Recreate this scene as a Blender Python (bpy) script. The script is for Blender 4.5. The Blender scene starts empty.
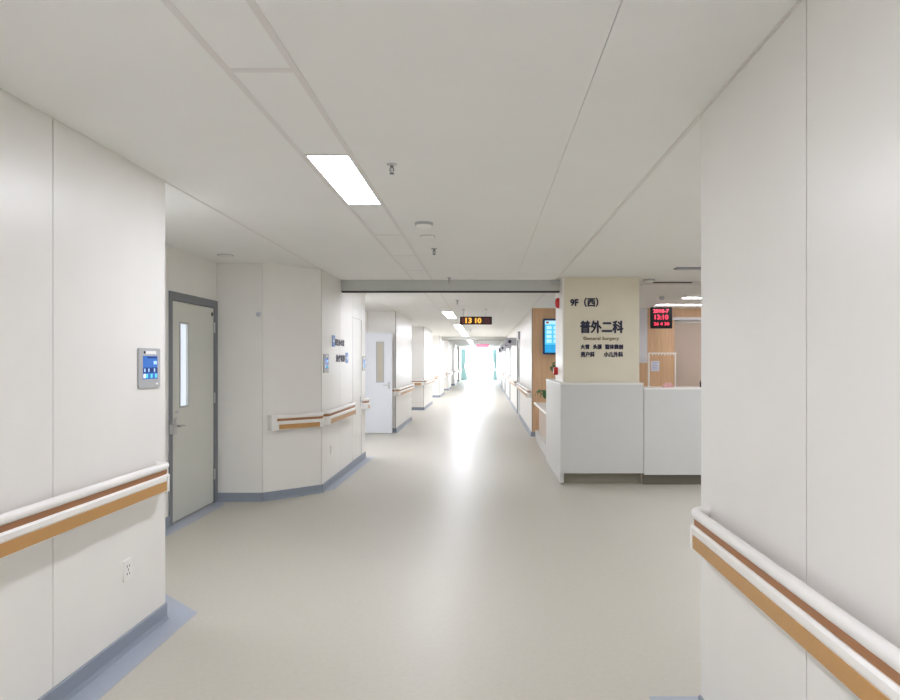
import bpy, bmesh, math, random
from mathutils import Vector, Matrix

random.seed(7)
SC = bpy.context.scene
COL = SC.collection
PI = math.pi

# ------------------------------------------------------------------ camera
EYE = 1.62
cd = bpy.data.cameras.new('camera')
cam = bpy.data.objects.new('camera', cd)
COL.objects.link(cam)
cam.location = (0, 0, EYE)
cam.rotation_euler = (PI / 2, 0, 0)
cd.sensor_fit = 'HORIZONTAL'
cd.sensor_width = 36.0
cd.lens = 27.6
cd.shift_x = -0.0389
cd.shift_y = 0.0122
cd.clip_start = 0.02
cd.clip_end = 300
SC.camera = cam

# ------------------------------------------------------------------ world, daylight, exposure
world = bpy.data.worlds.new('overcast_sky')
SC.world = world
world.use_nodes = True
wb = world.node_tree.nodes['Background']
wb.inputs['Color'].default_value = (0.93, 0.97, 1.0, 1)
wb.inputs['Strength'].default_value = 3.5

WIN_LIGHT = 130.0      # daylight through the end window (W)
LAMP_NEAR = 16.0        # radiance of the ceiling panels
FILL_BACK = 21.0  # added fill panels out of view near the camera
LAMP_FAR = 13.0
LAMP_END = 20.0
LAMP_HIDE = 19.0
FILL_RECESS = 13.0  # added fill panels hidden in the recesses
LAMP_STATION = 9.0
FILL_LOBBY = 21.0  # added fill panels hidden in the lobby
FILL_NICHE = 8.5  # added fill panel hidden in the niche

ld = bpy.data.lights.new('window_daylight', 'AREA')
ld.shape = 'RECTANGLE'
ld.size = 2.7
ld.size_y = 2.4
ld.energy = WIN_LIGHT
ld.color = (0.94, 0.97, 1.0)
lo = bpy.data.objects.new('window_daylight', ld)
COL.objects.link(lo)
lo.location = (-0.45, 58.6, 1.4)
lo.rotation_euler = (-PI / 2, 0, 0)      # faces -Y, into the corridor

vs = SC.view_settings
SC.display_settings.display_device = 'sRGB'
vs.view_transform = 'Standard'
vs.look = 'None'
vs.exposure = 1.17
vs.gamma = 1.0
vs.use_curve_mapping = False
SC.cycles.use_denoising = True
SC.cycles.max_bounces = 10
SC.cycles.diffuse_bounces = 7
SC.cycles.glossy_bounces = 5
SC.cycles.transparent_max_bounces = 12
SC.cycles.sample_clamp_indirect = 8.0
SC.cycles.caustics_reflective = False
SC.cycles.caustics_refractive = False


# ------------------------------------------------------------------ materials
def srgb(r, g, b):
    def f(c):
        c /= 255.0
        return c / 12.92 if c <= 0.04045 else ((c + 0.055) / 1.055) ** 2.4
    return (f(r), f(g), f(b), 1)


def mat(name, col, rough=0.5, spec=0.5, metal=0.0, noise=0.0, nscale=6.0, bump=0.0, bscale=300.0,
        emit=None, estr=0.0, coat=0.0):
    m = bpy.data.materials.new(name)
    m.use_nodes = True
    nt = m.node_tree
    b = nt.nodes['Principled BSDF']
    b.inputs['Base Color'].default_value = col
    b.inputs['Roughness'].default_value = rough
    b.inputs['Specular IOR Level'].default_value = spec
    b.inputs['Metallic'].default_value = metal
    b.inputs['Coat Weight'].default_value = coat
    tc = nt.nodes.new('ShaderNodeTexCoord')
    if noise > 0:
        n = nt.nodes.new('ShaderNodeTexNoise')
        n.inputs['Scale'].default_value = nscale
        n.inputs['Detail'].default_value = 5
        nt.links.new(tc.outputs['Object'], n.inputs['Vector'])
        r = nt.nodes.new('ShaderNodeValToRGB')
        lo_, hi_ = 1 - noise, 1 + noise
        r.color_ramp.elements[0].position = 0.3
        r.color_ramp.elements[1].position = 0.7
        r.color_ramp.elements[0].color = tuple(min(1, c * lo_) for c in col[:3]) + (1,)
        r.color_ramp.elements[1].color = tuple(min(1, c * hi_) for c in col[:3]) + (1,)
        nt.links.new(n.outputs['Fac'], r.inputs['Fac'])
        nt.links.new(r.outputs['Color'], b.inputs['Base Color'])
    if bump > 0:
        n2 = nt.nodes.new('ShaderNodeTexNoise')
        n2.inputs['Scale'].default_value = bscale
        nt.links.new(tc.outputs['Object'], n2.inputs['Vector'])
        bp = nt.nodes.new('ShaderNodeBump')
        bp.inputs['Strength'].default_value = bump
        bp.inputs['Distance'].default_value = 0.002
        nt.links.new(n2.outputs['Fac'], bp.inputs['Height'])
        nt.links.new(bp.outputs['Normal'], b.inputs['Normal'])
    if emit:
        b.inputs['Emission Color'].default_value = emit
        b.inputs['Emission Strength'].default_value = estr
    return m


def wood_mat(name, c1, c2, rough=0.45):
    m = mat(name, c1, rough)
    nt = m.node_tree
    b = nt.nodes['Principled BSDF']
    tc = nt.nodes.new('ShaderNodeTexCoord')
    mp = nt.nodes.new('ShaderNodeMapping')
    mp.inputs['Scale'].default_value = (14, 14, 0.8)
    n = nt.nodes.new('ShaderNodeTexNoise')
    n.inputs['Scale'].default_value = 3
    n.inputs['Detail'].default_value = 6
    r = nt.nodes.new('ShaderNodeValToRGB')
    r.color_ramp.elements[0].position = 0.35
    r.color_ramp.elements[1].position = 0.65
    r.color_ramp.elements[0].color = c1
    r.color_ramp.elements[1].color = c2
    nt.links.new(tc.outputs['Object'], mp.inputs['Vector'])
    nt.links.new(mp.outputs['Vector'], n.inputs['Vector'])
    nt.links.new(n.outputs['Fac'], r.inputs['Fac'])
    nt.links.new(r.outputs['Color'], b.inputs['Base Color'])
    return m


def glass_mat(name, tint=(0.95, 0.98, 1, 1), gloss=0.08):
    m = bpy.data.materials.new(name)
    m.use_nodes = True
    nt = m.node_tree
    nt.nodes.clear()
    out = nt.nodes.new('ShaderNodeOutputMaterial')
    t = nt.nodes.new('ShaderNodeBsdfTransparent')
    t.inputs['Color'].default_value = tint
    g = nt.nodes.new('ShaderNodeBsdfGlossy')
    g.inputs['Roughness'].default_value = 0.03
    mx = nt.nodes.new('ShaderNodeMixShader')
    mx.inputs['Fac'].default_value = gloss
    nt.links.new(t.outputs[0], mx.inputs[1])
    nt.links.new(g.outputs[0], mx.inputs[2])
    nt.links.new(mx.outputs[0], out.inputs['Surface'])
    return m


M = {}
M['wall'] = mat('wall_panel', srgb(232, 230, 225), 0.33, 0.5, noise=0.012, nscale=3.0)
M['joint'] = mat('panel_joint', srgb(120, 118, 112), 0.7)
M['ceil'] = mat('ceiling_panel', srgb(237, 237, 234), 0.6, 0.3, noise=0.01, nscale=2.0)
M['ceil_gap'] = mat('ceiling_gap', srgb(90, 88, 84), 0.8)
M['profile'] = mat('ceiling_profile', srgb(224, 221, 218), 0.5)
M['floor'] = mat('vinyl_floor', srgb(187, 183, 171), 0.37, 0.5, noise=0.03, nscale=35.0, bump=0.03, bscale=60.0)
M['border'] = mat('vinyl_border', srgb(160, 167, 180), 0.35, noise=0.03, nscale=40)
M['base'] = mat('vinyl_baseboard', srgb(138, 146, 158), 0.4)
M['white'] = mat('white_plastic', srgb(236, 234, 230), 0.35)
M['brown'] = mat('ochre_vinyl', srgb(188, 142, 84), 0.32, noise=0.05, nscale=120)
M['neck'] = mat('brown_vinyl', srgb(160, 112, 74), 0.5)
M['counter'] = mat('counter_laminate', srgb(202, 202, 199), 0.35, noise=0.01)
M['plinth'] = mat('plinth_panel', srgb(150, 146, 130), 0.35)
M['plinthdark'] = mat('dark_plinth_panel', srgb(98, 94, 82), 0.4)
M['pillar'] = mat('pillar_panel', srgb(220, 213, 192), 0.4, noise=0.012)
M['wood'] = wood_mat('beech_veneer', srgb(210, 172, 134), srgb(221, 184, 147))
M['pale'] = mat('pale_panel', srgb(220, 220, 224), 0.5)
M['beige'] = mat('beige_panel', srgb(200, 184, 170), 0.55)
M['doorgrey'] = mat('grey_green_door', srgb(212, 213, 205), 0.4, noise=0.01)
M['doorwhite'] = mat('white_door', srgb(226, 230, 236), 0.35)
M['frame'] = mat('grey_door_frame', srgb(122, 125, 130), 0.45)
M['steel'] = mat('brushed_steel', srgb(200, 200, 202), 0.3, metal=0.9)
M['dark'] = mat('black_plastic', srgb(14, 14, 16), 0.6, 0.2)
M['slot'] = mat('dark_slot', srgb(50, 50, 50), 0.7)
M['beam'] = mat('grey_barrier', srgb(196, 198, 194), 0.45)
M['glass'] = glass_mat('clear_glass')
M['frost'] = mat('lit_frosted_glass', srgb(220, 228, 240), 0.25, emit=(0.80, 0.88, 1.0, 1), estr=0.28)  # emission stands in for the lit room behind the pane
M['beigeglass'] = mat('beige_blind_glass', srgb(196, 190, 172), 0.2)
M['aluminium'] = mat('window_aluminium', srgb(225, 230, 232), 0.4)
M['curtain'] = mat('pale_teal_curtain', srgb(172, 203, 207), 0.8)
M['housing'] = mat('grey_panel_housing', srgb(176, 177, 178), 0.45)
M['card'] = mat('white_card', srgb(240, 240, 240), 0.5)
M['scrblue'] = mat('screen_blue', srgb(50, 105, 185), 0.2, emit=srgb(60, 120, 205), estr=0.12)
M['scrdark'] = mat('screen_navy', srgb(28, 48, 96), 0.2, emit=srgb(30, 56, 120), estr=0.3)
M['scrlight'] = mat('screen_light_blue', srgb(140, 180, 225), 0.2, emit=srgb(150, 190, 235), estr=0.4)
M['scrteal'] = mat('screen_teal', srgb(80, 180, 190), 0.2, emit=srgb(90, 190, 200), estr=0.4)
M['scrwhite'] = mat('screen_white', srgb(230, 235, 240), 0.2, emit=srgb(230, 238, 245), estr=0.5)
M['tv'] = mat('television_picture', srgb(60, 170, 215), 0.2, emit=srgb(96, 196, 232), estr=0.4)
M['tvtop'] = mat('television_banner', srgb(150, 200, 230), 0.2, emit=srgb(170, 220, 240), estr=0.4)
M['tvbot'] = mat('television_caption', srgb(30, 130, 190), 0.2, emit=srgb(48, 160, 215), estr=0.4)
M['navy'] = mat('navy_lettering', srgb(36, 36, 62), 0.45)
M['gold'] = mat('bronze_lettering', srgb(120, 98, 70), 0.45)
M['signblue'] = mat('sign_blue', srgb(120, 150, 200), 0.4)
M['signgrey'] = mat('sign_grey', srgb(186, 188, 198), 0.4)
M['red'] = mat('alarm_red', srgb(200, 40, 40), 0.4)
M['ledred'] = mat('led_red', srgb(120, 10, 25), 0.4, emit=(1.0, 0.05, 0.12, 1), estr=0.5)
M['ledpink'] = mat('led_pink', srgb(150, 30, 50), 0.4, emit=(1.0, 0.2, 0.3, 1), estr=0.9)
M['ledamber'] = mat('led_amber', srgb(150, 90, 10), 0.4, emit=(1.0, 0.45, 0.06, 1), estr=0.75)
M['leddim'] = mat('led_dim', srgb(90, 40, 44), 0.5, emit=(0.5, 0.08, 0.1, 1), estr=0.15)
M['ledback'] = mat('led_board_face', srgb(72, 44, 44), 0.5)
M['leaf'] = mat('plant_leaf', srgb(52, 104, 46), 0.45, noise=0.25, nscale=20)
M['stem'] = mat('plant_stem', srgb(96, 120, 60), 0.6)
M['pot'] = mat('white_pot', srgb(228, 226, 220), 0.35)
M['soil'] = mat('plant_soil', srgb(60, 44, 32), 0.9, noise=0.2, nscale=40)
M['pink'] = mat('pink_plastic', srgb(226, 176, 176), 0.4)
M['paper'] = mat('notice_paper', srgb(226, 228, 240), 0.6)
M['ink'] = mat('faint_print', srgb(176, 182, 214), 0.6)


def lamp_mat(name, strength, col=(0.96, 0.977, 1.085, 1)):
    return mat(name, (0.9, 0.9, 0.9, 1), 0.5, emit=col, estr=strength)


# ------------------------------------------------------------------ mesh helpers
class MB:
    """collects shapes in world space; build() links them as one mesh object"""
    def __init__(self):
        self.v, self.f, self.mi, self.sm = [], [], [], []

    def add(self, verts, faces, mi=0, smooth=False):
        o = len(self.v)
        self.v += [tuple(p) for p in verts]
        for f in faces:
            self.f.append(tuple(i + o for i in f))
            self.mi.append(mi)
            self.sm.append(smooth)

    def box(self, x0, x1, y0, y1, z0, z1, mi=0, W=None):
        c = [(x, y, z) for x in (x0, x1) for y in (y0, y1) for z in (z0, z1)]
        if W:
            c = [W(*p) for p in c]
        self.add(c, [(0, 1, 3, 2), (4, 6, 7, 5), (0, 4, 5, 1), (2, 3, 7, 6), (0, 2, 6, 4), (1, 5, 7, 3)], mi)

    def rbox(self, x0, x1, y0, y1, z0, z1, r=0.005, mi=0, W=None, axis='y', n=3):
        """box whose four edges along `axis` are rounded"""
        if axis == 'y':
            a0, a1, b0, b1, d0, d1 = x0, x1, z0, z1, y0, y1
        elif axis == 'z':
            a0, a1, b0, b1, d0, d1 = x0, x1, y0, y1, z0, z1
        else:
            a0, a1, b0, b1, d0, d1 = y0, y1, z0, z1, x0, x1
        r = min(r, (a1 - a0) / 2 * .99, (b1 - b0) / 2 * .99)
        prof = []
        for cx, cy, s in ((a1 - r, b1 - r, 0), (a0 + r, b1 - r, 1), (a0 + r, b0 + r, 2), (a1 - r, b0 + r, 3)):
            for k in range(n + 1):
                t = (s + k / n) * PI / 2
                prof.append((cx + r * math.cos(t), cy + r * math.sin(t)))

        def P(a, b, d):
            q = (a, d, b) if axis == 'y' else ((a, b, d) if axis == 'z' else (d, a, b))
            return W(*q) if W else q
        N = len(prof)
        vs_ = [P(a, b, d0) for a, b in prof] + [P(a, b, d1) for a, b in prof]
        self.add(vs_, [tuple(range(N))[::-1], tuple(range(N, 2 * N))], mi)
        self.add(vs_, [(i, (i + 1) % N, N + (i + 1) % N, N + i) for i in range(N)], mi, False)

    def lathe(self, c, prof, n=24, mi=0, axis='z', smooth=True):
        """prof: list of (radius, height) about c"""
        vv, ff = [], []
        for r, h in prof:
            for k in range(n):
                t = 2 * PI * k / n
                a, b = r * math.cos(t), r * math.sin(t)
                p = (a, b, h) if axis == 'z' else ((h, a, b) if axis == 'x' else (a, h, b))
                vv.append((c[0] + p[0], c[1] + p[1], c[2] + p[2]))
        for i in range(len(prof) - 1):
            for k in range(n):
                k2 = (k + 1) % n
                ff.append((i * n + k, i * n + k2, (i + 1) * n + k2, (i + 1) * n + k))
        self.add(vv, ff, mi, smooth)
        m = len(prof) - 1
        self.add([vv[k] for k in range(n)], [tuple(range(n))], mi)
        self.add([vv[m * n + k] for k in range(n)], [tuple(range(n))], mi)

    def tube(self, pts, r, n=12, mi=0):
        pts = [Vector(p) for p in pts]
        rings = []
        up = Vector((0, 0, 1))
        for i, p in enumerate(pts):
            a = pts[max(0, i - 1)]
            b = pts[min(len(pts) - 1, i + 1)]
            t = (b - a).normalized()
            u = up if abs(t.dot(up)) < .95 else Vector((1, 0, 0))
            s = t.cross(u).normalized()
            w = s.cross(t).normalized()
            rr = r[i] if isinstance(r, (list, tuple)) else r
            rings.append([p + s * rr * math.cos(2 * PI * k / n) + w * rr * math.sin(2 * PI * k / n) for k in range(n)])
        vv = [q for g in rings for q in g]
        ff = []
        for i in range(len(pts) - 1):
            for k in range(n):
                k2 = (k + 1) % n
                ff.append((i * n + k, i * n + k2, (i + 1) * n + k2, (i + 1) * n + k))
        self.add(vv, ff, mi, True)
        self.add(rings[0], [tuple(range(n))], mi)
        self.add(rings[-1], [tuple(range(n))], mi)

    def sweep(self, path, prof, W, mi=0, smooth=False):
        """path: (s, o) points in the wall's frame; prof: closed (d, z) outline, d outward of the path"""
        N = len(prof)
        vv = []
        for i, (s, o) in enumerate(path):
            a = path[max(0, i - 1)]
            b = path[min(len(path) - 1, i + 1)]
            ts, to = b[0] - a[0], b[1] - a[1]
            L = math.hypot(ts, to) or 1
            ns, no = -to / L, ts / L
            for d, z in prof:
                vv.append(W(s + ns * d, o + no * d, z))
        ff = []
        for i in range(len(path) - 1):
            for k in range(N):
                k2 = (k + 1) % N
                ff.append((i * N + k, i * N + k2, (i + 1) * N + k2, (i + 1) * N + k))
        self.add(vv, ff, mi, smooth)
        self.add(vv[:N], [tuple(range(N))], mi)
        self.add(vv[-N:], [tuple(range(N))], mi)

    def build(self, name, mats, parent=None, loc=None):
        if not isinstance(mats, (list, tuple)):
            mats = [mats]
        me = bpy.data.meshes.new(name)
        if parent is not None:
            off = Vector(parent['_world'])
            mine = off
        elif loc is not None:
            mine = Vector(loc)
            off = mine
        else:
            off = mine = Vector((0, 0, 0))
        me.from_pydata([tuple(Vector(p) - off) for p in self.v], [], self.f)
        for m in mats:
            me.materials.append(m)
        for p, mi, sm in zip(me.polygons, self.mi, self.sm):
            p.material_index = mi
            p.use_smooth = sm
        bm = bmesh.new()
        bm.from_mesh(me)
        bmesh.ops.recalc_face_normals(bm, faces=bm.faces)
        bm.to_mesh(me)
        bm.free()
        me.update()
        o = bpy.data.objects.new(name, me)
        COL.objects.link(o)
        if parent is not None:
            o.parent = parent
            o['_world'] = list(off)
        else:
            o.location = mine
            o['_world'] = list(mine)
        return o


def empty(name, loc, label=None, cat=None, group=None, kind=None):
    o = bpy.data.objects.new(name, None)
    COL.objects.link(o)
    o.location = loc
    o.empty_display_size = 0.1
    o['_world'] = list(loc)
    return tag(o, label, cat, group, kind)


def tag(o, label=None, cat=None, group=None, kind=None):
    if label:
        o['label'] = label
    if cat:
        o['category'] = cat
    if group:
        o['group'] = group
    if kind:
        o['kind'] = kind
    return o


def frame_of(p0, p1, side):
    """local frame of a wall line: s along p0>p1, o out of the visible face, z up"""
    d = (Vector(p1) - Vector(p0))
    L = d.length
    d.normalize()
    n = Vector((-d.y, d.x)) * side

    def W(s, o, z):
        q = Vector(p0) + d * s + n * o
        return (q.x, q.y, z)
    return W, L


def text_mb(body, size, W, s, z, o=0.004, depth=0.003, bold=0.0, width=None, align='LEFT', mirror=False):
    """raised lettering on a wall frame; s runs to the reader's right when W does"""
    c = bpy.data.curves.new('lettering', 'FONT')
    c.body = body
    c.size = size
    c.extrude = depth
    c.resolution_u = 3
    tmp = bpy.data.objects.new('lettering', c)
    COL.objects.link(tmp)
    dg = bpy.context.evaluated_depsgraph_get()
    dg.update()
    me = bpy.data.meshes.new_from_object(tmp.evaluated_get(dg))
    xs = [v.co.x for v in me.vertices] or [0, 1]
    x0, x1 = min(xs), max(xs)
    k = 1.0 if width is None else width / max(1e-6, x1 - x0)
    off = -x0 if align == 'LEFT' else -(x0 + x1) / 2
    b = MB()
    shifts = [(0, 0)] if bold <= 0 else [(0, 0), (bold, 0), (-bold, 0), (0, bold), (0, -bold)]
    for n_, (dx, dz) in enumerate(shifts):
        b.add([W(s + (v.co.x + off) * k + dx, o + v.co.z + n_ * .0001, z + v.co.y + dz) for v in me.vertices],
              [tuple(p.vertices) for p in me.polygons])
    bpy.data.objects.remove(tmp)
    bpy.data.meshes.remove(me)
    bpy.data.curves.remove(c)
    return b


# ------------------------------------------------------------------ dimensions (metres; camera at x=0, y=0)
H = 2.75
XL, XN, XR = -2.01, -3.10, 0.992        # left corridor wall, niche wall, right wall
Y_L = 4.34                              # near left wall ends
Y_R = 3.17                              # near right wall ends
Y_B = -6.0                              # corridor continues behind
Y_E = 58.0                              # far window


def wall(name, p0, p1, side, rects, m=None, t=0.12, gap=0.006):
    """rects: (s0, s1, z0, z1) cladding panels, shown apart by dark joints"""
    W, L = frame_of(p0, p1, side)
    b = MB()
    for s0, s1, z0, z1 in rects:
        b.box(s0 + (.012 if s0 < .05 else 0), s1 - (.012 if s1 > L - .05 else 0), -t, -0.007, z0, z1, 1, W)
        b.box(s0 + gap / 2, s1 - gap / 2, -0.007, 0, z0, z1, 0, W)
    return tag(b.build(name, [m or M['wall'], M['joint']]), kind='structure')


def panels(cuts, z0=0.0, z1=H):
    return [(a, b, z0, z1) for a, b in zip(cuts[:-1], cuts[1:])]


def skirting(name, runs, h=0.1, t=0.012):
    b = MB()
    for p0, p1, side in runs:
        W, L = frame_of(p0, p1, side)
        prof = [(0, 0), (t + .02, 0), (t + .006, .006), (t, .022), (t, h - .004), (t - .004, h), (0, h)]
        b.sweep([(0, 0), (L, 0)], [(d if side else d, z) for d, z in prof], W)
    return tag(b.build(name, M['base']), kind='structure')


# ------------------------------------------------------------------ floor
b = MB()
b.box(-4.0, 7.0, Y_B - .2, Y_E + 1.0, -0.1, 0)
tag(b.build('floor', M['floor']), kind='structure')


def poly_trim(name, pts, z=0.002):
    b_ = MB()
    n = len(pts)
    v = [(x, y, 0.0) for x, y in pts] + [(x, y, z) for x, y in pts]
    b_.add(v, [tuple(range(n))[::-1], tuple(range(n, 2 * n))] + [(i, (i + 1) % n, n + (i + 1) % n, n + i) for i in range(n)])
    return tag(b_.build(name, M['border']), kind='structure')


poly_trim('trim_1', [(XL, Y_B), (XL + .16, Y_B), (XL + .16, Y_L + .1), (XL - .32, Y_L + .56), (XN, Y_L + .56), (XN, Y_L), (XL, Y_L)])
poly_trim('trim_2', [(XN, Y_L + .56), (XN + .16, Y_L + .56), (XN + .16, 7.8), (XN + .05, 7.97), (XN, 7.97)])
poly_trim('trim_5', [(XL, 8.5), (-1.9, 8.75), (-1.87, 11.74), (XL, 11.58)])
poly_trim('trim_3', [(XR, Y_B), (XR, Y_R), (6.0, Y_R), (6.0, Y_R + .16), (XR - .2, Y_R + .16), (XR - .2, Y_B)])

# ------------------------------------------------------------------ ceiling
SX0, SX1 = -1.0, -0.735      # the strip that holds the light panels
CELL = 1.2
CELL0 = 3.78
LIT = {0: LAMP_NEAR, -5: FILL_BACK, -3: FILL_BACK, 5: LAMP_HIDE, 10: LAMP_FAR * .7, 11: LAMP_FAR * .7, 15: LAMP_FAR, 16: LAMP_FAR, 17: LAMP_FAR,
       19: LAMP_FAR, 20: LAMP_END, 21: LAMP_END, 22: LAMP_END, 24: LAMP_END, 26: LAMP_END, 28: LAMP_END * .6, 31: LAMP_END * .3, 34: LAMP_END * .2}  # panels past the second smoke barrier are added to brighten the far end
b = MB()
g = 0.003
b.box(-4.0, 7.0, Y_B - .2, Y_E + 1.0, H + .03, H + .15, 1)


def ctile(x0, x1, y0, y1):
    b.box(x0 + g / 2, x1 - g / 2, y0, y1, H, H + .03, 0)


ctile(-4.0, XL, Y_B, Y_E)
ctile(XL, SX0, Y_B, Y_E)
ctile(SX1, 0.43, Y_B, Y_E)
ctile(0.43, XR, Y_B, Y_E)
ctile(XR, 7.0, Y_B, Y_E)
n0, n1 = int((Y_B - CELL0) // CELL) + 1, int((Y_E - CELL0) // CELL)
for n in range(n0, n1):
    y = CELL0 + n * CELL
    if n not in LIT:
        b.box(SX0 + .012, SX1 - .012, y + (.108 if n == -1 else .008), y + CELL + (.092 if n == -2 else -.008), H - .001, H + .03, 0)
    yc = y + (.1 if n == -1 else 0)
    b.box(SX0 + .014, SX1 - .014, yc - .016, yc + .016, H - .003, H + .03, 2)
for x in (SX0, SX1):
    b.box(x - .014, x + .014, Y_B, Y_E, H - .003, H + .03, 2)
# edge profiles where the corridor ceiling meets the side ceilings
b.box(XL - .014, XL + .002, Y_L, Y_E, H - .004, H + .02, 2)
b.box(XR - .012, XR + .012, Y_B, 14.8, H - .004, H + .02, 2)
tag(b.build('ceiling', [M['ceil'], M['ceil_gap'], M['profile']]), kind='structure')

lamp_labels = {
    0: 'large lit rectangular light panel in the ceiling, nearest in view',
    -5: 'added fill panel in the ceiling, unseen well behind the camera', -3: 'added fill panel in the ceiling, unseen just above the camera',  # both added out of view to brighten the near walls
    5: 'lit ceiling light panel hidden just past the grey ceiling barrier',
    10: 'lit ceiling panel just before the hanging clock, nearer of a joined pair',
    11: 'lit ceiling panel just before the hanging clock, farther of a joined pair',
}
far_names = ['first', 'second', 'third', 'fourth', 'fifth', 'sixth', 'seventh', 'added eighth', 'added ninth', 'added tenth', 'added eleventh', 'added twelfth']
fi = 0
lm = {}
for n, st in sorted(LIT.items()):
    y0, y1 = CELL0 + n * CELL, CELL0 + (n + 1) * CELL
    lab = lamp_labels.get(n)
    if not lab:
        lab = 'small bright ceiling light panel down the corridor, %s one beyond the amber clock' % far_names[fi]
        fi += 1
    t = empty('ceiling_light', ((SX0 + SX1) / 2, (y0 + y1) / 2, H), lab, 'ceiling light', 'light panels along the ceiling strip')
    f = MB()
    for (x0, x1, a, c) in ((SX0 + .012, SX0 + .02, y0 + .01, y1 - .01), (SX1 - .02, SX1 - .012, y0 + .01, y1 - .01),
                           (SX0 + .02, SX1 - .02, y0 + .012, y0 + .02), (SX0 + .02, SX1 - .02, y1 - .02, y1 - .012)):
        f.box(x0, x1, a, c, H - .003, H + .02)
    f.build('frame', M['white'], t)
    if st not in lm:
        lm[st] = lamp_mat('lit_diffuser', st)
    f = MB()
    f.box(SX0 + .02, SX1 - .02, y0 + .02, y1 - .02, H - .001, H + .01)
    f.build('diffuser', lm[st], t)

# ------------------------------------------------------------------ walls
# unseen shell added to keep sky light from leaking in behind the walls
b = MB()
b.box(-4.1, -4.0, Y_B - .2, Y_E + .1, -.1, H + .15)
b.box(7.0, 7.1, Y_B - .2, Y_E + .1, -.1, H + .15)
b.box(-4.1, 7.1, Y_B - .3, Y_B - .2, -.1, H + .15)
b.box(-4.1, -3.15, Y_E + .0, Y_E + .15, -.1, H + .15)
b.box(1.25, 7.1, Y_E + .0, Y_E + .15, -.1, H + .15)
tag(b.build('wall_light_seal', M['wall']), kind='structure')
# near left
cl = [0, 1.9, 3.1, 4.3, 5.5, 6.7, 7.9, 9.21, Y_L - Y_B]
wall('wall_left', (XL, Y_B), (XL, Y_L), -1, panels(cl))
wall('wall_left_return', (XL, Y_L), (XN, Y_L), -1, panels([.015, 1.09]))
wall('wall_left_niche', (XN, Y_L), (XN, 7.97), -1, [(0, 1.2, 0, H), (1.2, 2.42, 0, H), (2.42, 3.63, 2.31, H)])
wall('wall_left_niche_end', (XN, 7.97), (-2.57, 7.97), -1, panels([0, .53]))
WA, LA = frame_of((-2.57, 7.97), (XL, 8.5), -1)
wall('wall_left_angle', (-2.57, 7.97), (XL, 8.5), -1, panels([0, LA - .006]))
wall('wall_left_middle', (XL, 8.5), (XL, 11.58), -1,
     [(0, 1.06, 0, H), (1.06, 1.97, 0, H), (1.97, 2.75, 2.3, H), (2.75, 3.08, 0, H)])
segs = [(15.6, 18.9), (22.7, 26.4), (30.6, 33.8), (37.9, 41.0), (45.4, 50.0), (54.5, Y_E)]
prev = 11.58
for k, (a, c) in enumerate(segs):
    wall('wall_left_recess', (XL, prev), (XN, prev), -1, panels([.015, 1.09]))
    wall('wall_left_recess_back', (XN, prev), (XN, a), -1, panels([0, (a - prev) / 2, a - prev]))
    if k == 0:
        wall('wall_left_recess_front', (XN, a), (XL, a), -1, panels([0, .45, 1.075]))
    else:
        wall('wall_left_recess_front', (XN, a), (XL, a), -1, panels([0, 1.075]))
    L = c - a
    wall('wall_left_far', (XL, a), (XL, c), -1, panels([0, L * .33, L * .66, L]))
    prev = c
# near right and lobby
cr = [0, 1.73, 2.93, 4.13, 5.33, 6.53, 8.13, Y_R - Y_B]
wall('wall_right', (XR, Y_B), (XR, Y_R), 1, panels(cr))
wall('wall_right_return', (XR, Y_R), (6.0, Y_R), 1, panels([.015, 1.2, 2.4, 3.6, 5.008]))
wall('wall_right_lobby', (6.0, Y_R), (6.0, 14.8), 1, panels([0, 2, 4, 6, 8, 10, 11.63]))
wall('wall_back_closure', (-2.2, Y_B), (1.2, Y_B), 1, panels([0, 1.2, 2.4, 3.4]))  # unseen, added to shut sky light out behind the camera
# wood wall behind the station (faces the camera)
b = MB()
Wd, _ = frame_of((1.0, 14.8), (6.0, 14.8), -1)
for s0, s1, z0, z1 in ((.015, 1.0, 0, H), (1.0, 2.2, 0, H), (2.2, 3.06, 0, H), (3.06, 5.0, 2.52, H)):
    b.box(s0, s1, -.12, -.006, z0, z1, 1, Wd)
    b.box(s0 + .002, s1 - .002, -.006, 0, z0, z1, 0, Wd)
tag(b.build('wall_station', [M['wood'], M['joint']]), kind='structure')
b = MB()
b.box(1.25, 2.48, 0.001, .014, 1.58, H, 0, Wd)
pw = b.build('wall_station_pale_panel', [M['pale']])
tag(pw, kind='structure')
b = MB()
b.box(3.06, 5.0, -.30, -.2, 0, 2.52, 0, Wd)
b.box(3.06, 5.0, -.2, -.18, 2.44, 2.52, 1, Wd)
for s in (3.7, 4.35):
    b.box(s - .003, s + .003, -.2, -.197, 0, 2.44, 2, Wd)
tag(b.build('wall_station_opening', [M['beige'], M['white'], M['joint']]), kind='structure')
b = MB()
b.box(3.03, 3.06, -.2, .008, 0, 2.5, 1, Wd)
b.box(3.02, 5.0, -.2, .015, 2.50, 2.56, 0, Wd)
tag(b.build('trim_4', [M['pale'], M['wood']]), kind='structure')
# far right corridor wall with door openings
RX = 1.0
rdoors = [(20.0, 21.3), (26.8, 28.0), (33.5, 34.7), (40.0, 41.2), (47.0, 48.2)]
rects = []
y = 14.8
for a, c in rdoors + [(Y_E, Y_E)]:
    n = max(1, round((a - y) / 1.25))
    for k in range(n):
        rects.append((y + (a - y) * k / n - 14.8, y + (a - y) * (k + 1) / n - 14.8, 0, H))
    if c > a:
        rects.append((a - 14.8, c - 14.8, 2.25, H))
    y = c
wall('wall_right_far', (RX, 14.8), (RX, Y_E), 1, rects)
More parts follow.
